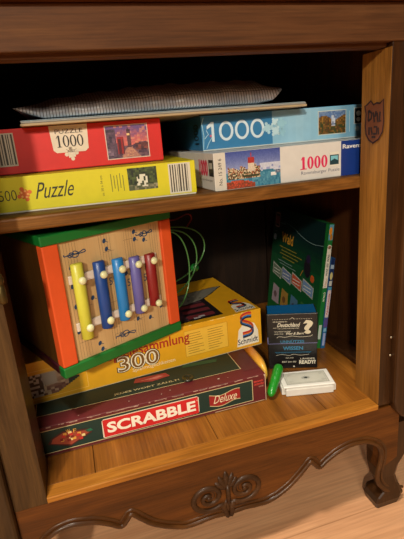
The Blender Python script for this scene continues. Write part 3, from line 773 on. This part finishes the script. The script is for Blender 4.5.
f.text('READY?', .053, .081, .0085, .0165, CRM, 2, bold=.045); f.text('BIST DU SO', .024, .048, .0120, .0150, CRM, 2, bold=.01); f.disc(.044, .004, .0015, CRM, 2)
b.build('box_base', M_gloss, q)
b = MB(); b.box(0, .085, 0, .044, .050, .1085, (11, 11, 13), bev=.0009)
f = front(b)
f.line([(.0008, .0508), (.0842, .0508)], .0008, (126, 124, 176), 1)
f.line([(.0008, .0508), (.0008, .064)], .0010, (126, 124, 176), 1)
f.text('UNNÜTZES', .0220, .0620, .0515, .0585, CY, 2, bold=.02)
for k in range(24):
    if k not in (11, 12): f.disc(.010 + k * .0028, .0985, .0006, CRM, 2, 6)
f.line([(.0395, .0985), (.0425, .1015), (.0455, .0985)], .0008, CRM, 2)
f.text('WIE GUT KENNST DU', .0100, .034, .0925, .0950, CRM, 2, bold=.01)
f.text('Deutschland', .0170, .0560, .0835, .0915, CRM, 3, bold=.02, shear=.4)
f.line([(.010, .0820), (.016, .0820)], .0006, CRM, 2); f.text('DAS LAND DER DICHTER', .0180, .0540, .0795, .0815, CRM, 2)
f.text('WAS WEISST DU ÜBER', .0120, .0400, .0735, .0760, CRM, 2, bold=.01); f.text('UND WAS', .0120, .0270, .0690, .0712, CRM, 2)
f.text('Weg & Berg?', .0320, .0630, .0665, .0730, CRM, 2, bold=.02, shear=.4)
f.line(smooth_path([(.016, .0625), (.020, .0650), (.030, .0635), (.042, .0655), (.055, .0635), (.072, .0645), (.076, .0670)], 4), .0007, CRM, 2)
f.text('?', .0605, .0770, .0690, .0960, (214, 204, 178), 3, bold=.045)
g = topf(b, .1085); g.rect(.002, .083, .002, .042, (18, 110, 176), 1)
b.build('box_lid', M_gloss, q)

# ------------------------------------------------------------------ card case
c = thing('playing_card_case', 'clear-white plastic playing card case lying on the cabinet floor', 'card case', (.3735, .079, .0003), (0, 0, R(-14.4)))
b = MB(); bm = bmesh.new(); bmesh.ops.create_cube(bm, size=1)
for v in bm.verts: v.co = Vector((.0455 + v.co.x * .091, .026 + v.co.y * .052, .0065 + v.co.z * .013))
bmesh.ops.bevel(bm, geom=[e for e in bm.edges if abs(e.verts[0].co.z - e.verts[1].co.z) > .005], offset=.006, segments=4, affect='EDGES')
bmesh.ops.bevel(bm, geom=[e for e in bm.edges if abs(e.verts[0].co.z - e.verts[1].co.z) < .0001 and len(e.link_faces) == 2], offset=.0012, segments=2, affect='EDGES')
b.bm(bm, (206, 202, 194)); b.build('case_base', M_plas, c)
b = MB()
b.box(.002, .089, .002, .050, .0132, .0168, (214, 211, 204), bev=.0016, seg=3)
f = topf(b, .0168); GY = (150, 148, 140); GL = (186, 184, 172)
f.rect(.009, .082, .008, .044, GL, 1); f.frame(.010, .081, .009, .043, .0010, GY, 2); f.frame(.013, .078, .012, .040, .0005, GY, 2)
for k in range(12):
    a = k * math.pi / 6; f.line([(.0455, .026), (.0455 + .008 * math.cos(a), .026 + .0055 * math.sin(a))], .0005, (110, 112, 108), 3)
f.disc(.0455, .026, .0030, (120, 122, 118), 3)
for u, v in ((.018, .016), (.073, .016), (.018, .036), (.073, .036)):
    f.line([(u + .004 * math.cos(k * .6) * (1 - k / 14), v + .003 * math.sin(k * .6) * (1 - k / 14)) for k in range(13)], .0005, GY, 3)
b.build('case_lid', M_plas, c)

# ------------------------------------------------------------------ toy cucumber and yellow toy
def pod(name, label, cat, A, B, rfun, col, mat, bend=0.0, rings=28, n=16, squash=1.0, cf=None, ridges=0):
    A, B = Vector(A), Vector(B); t = (B - A); Ln = t.length; t.normalize(); s = Vector((0, 0, 1)).cross(t).normalized(); u = t.cross(s)
    b = MB(); vs = []; fs = []; cs = []
    for i in range(rings + 1):
        q = i / rings; ctr = (B - A) * q + s * bend * math.sin(math.pi * q); r = rfun(q)
        for k in range(n):
            a = 2 * math.pi * k / n; rr = r * (1 + (ridges * (hsh(i, k) - .5)))
            vs.append(ctr + s * math.cos(a) * rr + u * math.sin(a) * rr * squash)
    for i in range(rings):
        for k in range(n):
            fs.append([i * n + k, i * n + (k + 1) % n, (i + 1) * n + (k + 1) % n, (i + 1) * n + k]); cs.append(cf((i + .5) / rings) if cf else col)
    fs += [list(range(n))[::-1], [rings * n + k for k in range(n)]]; cs += [cs[0], cs[-1]]
    b.add(vs, fs, cs, True); o = b.build(name, mat); o.location = A; o['label'] = label; o['category'] = cat
    return o
cap = lambda q, r, e=.16: r * (math.sqrt(max(0.02, 1 - ((e - q) / e) ** 2)) if q < e else (math.sqrt(max(0.02, 1 - ((q - 1 + e) / e) ** 2)) if q > 1 - e else 1))
pod('toy_cucumber', 'bright green bumpy toy cucumber beside the white card case', 'toy', (.3505, .078, .0088), (.3895, .1205, .0365), lambda q: cap(q, .0084 * (.84 + .2 * q)), (24, 128, 32), M_cucu, ridges=.10, rings=36)
pod('toy_banana', 'orange and yellow curved plastic toy squeezed against right side of maroon box', 'toy', (.3595, .112, .0262), (.3600, .222, .0262), lambda q: cap(q, .0118 * (.85 + .2 * math.sin(math.pi * q)), .3), (230, 170, 50), M_plas, squash=2.05, rings=30,
    cf=lambda q: mixc((236, 186, 70), (206, 104, 22), min(1, q * 1.3)))

# ------------------------------------------------------------------ button on the word game box
b = MB(); b.lathe([(.0085, 0), (.0096, .0010), (.0098, .0026), (.0090, .0038), (.0074, .0038), (.0066, .0026), (.0005, .0026)], (0, 0, 0), 'z', (40, 40, 24), n=28)
for a in range(4): b.lathe([(.0011, 0), (.0011, .00285)], (.0022 * math.cos(a * 1.571 + .5), .0022 * math.sin(a * 1.571 + .5), 0), 'z', (14, 12, 8), n=8)
o = b.build('button', M_plas); o.location = (.346 - .121, .083 + .035, .0506); o['label'] = 'small dark round button on top of the maroon box'; o['category'] = 'button'

# ------------------------------------------------------------------ books leaning at the right
BY, BR = R(-1.8), R(7.06)
def book(name, label, u0, th, D, Hh, v0, col_f, prints_left, prints_spine, spine_col):
    Rm = Matrix.Rotation(BY, 4, 'Z') @ Matrix.Rotation(BR, 4, 'Y')
    off = Rm @ Vector((u0, v0, 0))
    t = thing(name, label, 'book', (.507 + off.x, .200 + off.y, .0030 + off.z), Rm.to_euler())
    b = MB(); b.box(.0012, th - .0012, .003, D - .004, .0035, Hh - .0035, (196, 186, 160)); b.build('pages', M_matte, t)
    b = MB(); b.box(0, .0011, 0, D, 0, Hh, col_f, bev=.0003); b.box(th - .0011, th, 0, D, 0, Hh, col_f, bev=.0003); b.box(.0002, th - .0002, 0, .0025, 0, Hh, spine_col, bev=.0006)
    prints_left(leftf(b, D)); prints_spine(front(b))
    b.build('cover', M_gloss, t); return t
def pl(f):
    def col(s, t, i, j):
        return mixc((10, 62, 36), (8, 34, 36), max(0, min(1, (t - .66) * 6 + .25 * (s - .5)))) if t > .60 else mixc((20, 98, 42), (14, 74, 42), t / .6)
    f.picture(.0008, .2290, .0008, .2490, 10, 24, col, 1)
    f.rect(.2292, .2400, .0008, .2490, (22, 104, 44), 1)
    f.frame(.010, .032, .207, .240, .0025, (170, 140, 146), 2); f.rect(.014, .028, .214, .232, (120, 60, 74), 3); f.disc(.014, .183, .0075, (150, 160, 170), 2); f.rect(.036, .062, .218, .2205, (90, 120, 130), 2)
    f.rect(.012, .022, .196, .198, (120, 130, 130), 2)
    f.text('Wald', .0500, .1050, .1780, .2000, (196, 140, 40), 3, bold=.02)
    for k, (a, c) in enumerate(((.042, .125), (.052, .150), (.046, .135), (.060, .120))): f.rect(a, c, .166 - k * .0075, .1678 - k * .0075, (150, 130, 40), 2)
    for k, (a, c) in enumerate(((.040, .110), (.048, .128))): f.rect(a, c, .134 - k * .006, .1355 - k * .006, (130, 150, 150), 2)
    f.line(smooth_path([(.055, .224), (.10, .218), (.15, .205), (.19, .201), (.228, .205)], 5), .0010, (120, 150, 150), 2)
    f.disc(.176, .148, .014, (28, 24, 34), 3, 14, .020, .2); f.disc(.178, .168, .009, (40, 28, 60), 4); f.line([(.16, .14), (.15, .125)], .002, (190, 120, 40), 3); f.disc(.200, .132, .008, (200, 90, 40), 3, 10)
    for k, c in enumerate(((110, 124, 104), (110, 128, 170), (204, 90, 60), (120, 150, 190))):
        u = .016 + k * .049; f.poly([(u, .098), (u + .046, .092), (u + .046, .116), (u, .124)], (190, 190, 180), 3); f.poly([(u + .002, .1), (u + .044, .0945), (u + .044, .114), (u + .002, .121)], c, 4)
        for j in range(2): f.rect(u + .006, u + .038, .102 + j * .007, .104 + j * .007, (220, 220, 210), 5)
    for k, c in enumerate(((170, 150, 160), (170, 130, 60), (80, 120, 150), (60, 110, 60))):
        u = .022 + k * .046; f.poly([(u, .030), (u + .038, .030), (u + .036, .070), (u + .004, .074)], c, 3); f.disc(u + .018, .05, .008, mixc(c, (60, 30, 30), .5), 4)
def ps(f):
    f.rect(.0006, .0096, .219, .2485, (84, 140, 160), 1); f.disc(.004, .236, .0032, (206, 130, 30), 2, 10, .008); f.disc(.006, .225, .0028, (170, 110, 30), 2, 10, .006)
    f.rect(.0008, .0094, .126, .206, (206, 200, 186), 2); f.disc(.0051, .206, .0043, (206, 200, 186), 2); f.disc(.0051, .206, .003, (130, 90, 70), 3)
    f.text('WAS IST WAS', .0030, .0072, .150, .192, (44, 50, 60), 4, bold=.02, rot=90); f.text('Natur', .0034, .0072, .129, .146, (170, 96, 84), 4, rot=90)
    f.text('WALD', .0032, .0072, .098, .118, (206, 206, 186), 3, bold=.02, rot=90); f.rect(.002, .008, .020, .050, (180, 190, 180), 2)
book('hardcover_book', 'green hardcover forest book leaning against the right wall of the cabinet', 0, .0102, .24, .25, 0, (14, 74, 36), pl, ps, (22, 104, 44))
def pl2(f): f.rect(.001, .199, .001, .184, (40, 90, 150), 1)
def ps2(f):
    f.rect(.0005, .0083, .128, .1845, (20, 40, 84), 1); f.rect(.001, .0078, .164, .172, (150, 170, 190), 2); f.disc(.0045, .150, .0030, (190, 180, 120), 2, 10, .008); f.rect(.0015, .0075, .130, .140, (190, 190, 180), 2)
    f.rect(.0008, .0080, .122, .128, (80, 150, 180), 2); f.rect(.0008, .0080, .066, .1215, (206, 190, 190), 2); f.text('Abenteuer', .0028, .0062, .070, .116, (176, 70, 80), 3, bold=.02, rot=90)
    f.rect(.0005, .0083, .045, .064, (84, 70, 130), 2); f.rect(.0012, .0075, .036, .043, (120, 170, 200), 2); f.rect(.0018, .0068, .006, .033, (150, 160, 200), 2)
book('hardcover_book', 'thinner blue hardcover book between the green book and the cabinet wall', .0108, .0088, .20, .185, -.001, (34, 84, 140), pl2, ps2, (24, 92, 136))

# ------------------------------------------------------------------ light
def area(name, loc, target, size, power, col):
    l = bpy.data.lights.new(name, 'AREA'); l.shape = 'DISK'; l.size = size; l.energy = power; l.color = col
    o = bpy.data.objects.new(name, l); COL.objects.link(o); o.location = loc
    d = Vector(target) - Vector(loc); o.rotation_euler = d.to_track_quat('-Z', 'Y').to_euler(); return o
area('ceiling_lamp', (-.25, -3.3, 1.70), (.25, .1, .2), .7, 36, (1.0, .92, .76))
area('side_lamp', (-1.25, -3.0, 1.75), (.25, .1, .2), .22, 96, (1.0, .91, .74))
area('spot_lamp', (-.10, -.46, 2.1), (.30, -.1, -.2), .25, 46, (1.0, .91, .76))
w = bpy.data.worlds.new('World'); SC.world = w; w.use_nodes = True
w.node_tree.nodes['Background'].inputs[0].default_value = (1, .82, .66, 1); w.node_tree.nodes['Background'].inputs[1].default_value = .032

# ------------------------------------------------------------------ camera
CAM = (0.0878, -0.5073, 0.4279); YAW, PITCH, ROLL, FPX = -15.75781886, -16.89626666, 4.819771, 445.15
cam = bpy.data.cameras.new('camera'); co = bpy.data.objects.new('camera', cam); COL.objects.link(co)
Rm = Matrix.Rotation(R(YAW), 3, 'Z') @ Matrix.Rotation(R(PITCH), 3, 'X') @ Matrix.Rotation(R(ROLL), 3, 'Y')
rx, fw, up = Rm.col[0], Rm.col[1], Rm.col[2]
M = Matrix((rx, up, -fw)).transposed().to_4x4(); M.translation = Vector(CAM); co.matrix_world = M
cam.sensor_fit = 'VERTICAL'; cam.sensor_height = 36; cam.lens = FPX / 539 * 36; cam.clip_start = .01
SC.camera = co
SC.view_settings.view_transform = 'Standard'; SC.view_settings.look = 'None'; SC.view_settings.gamma = 1; SC.view_settings.use_curve_mapping = False
SC.view_settings.exposure = 0
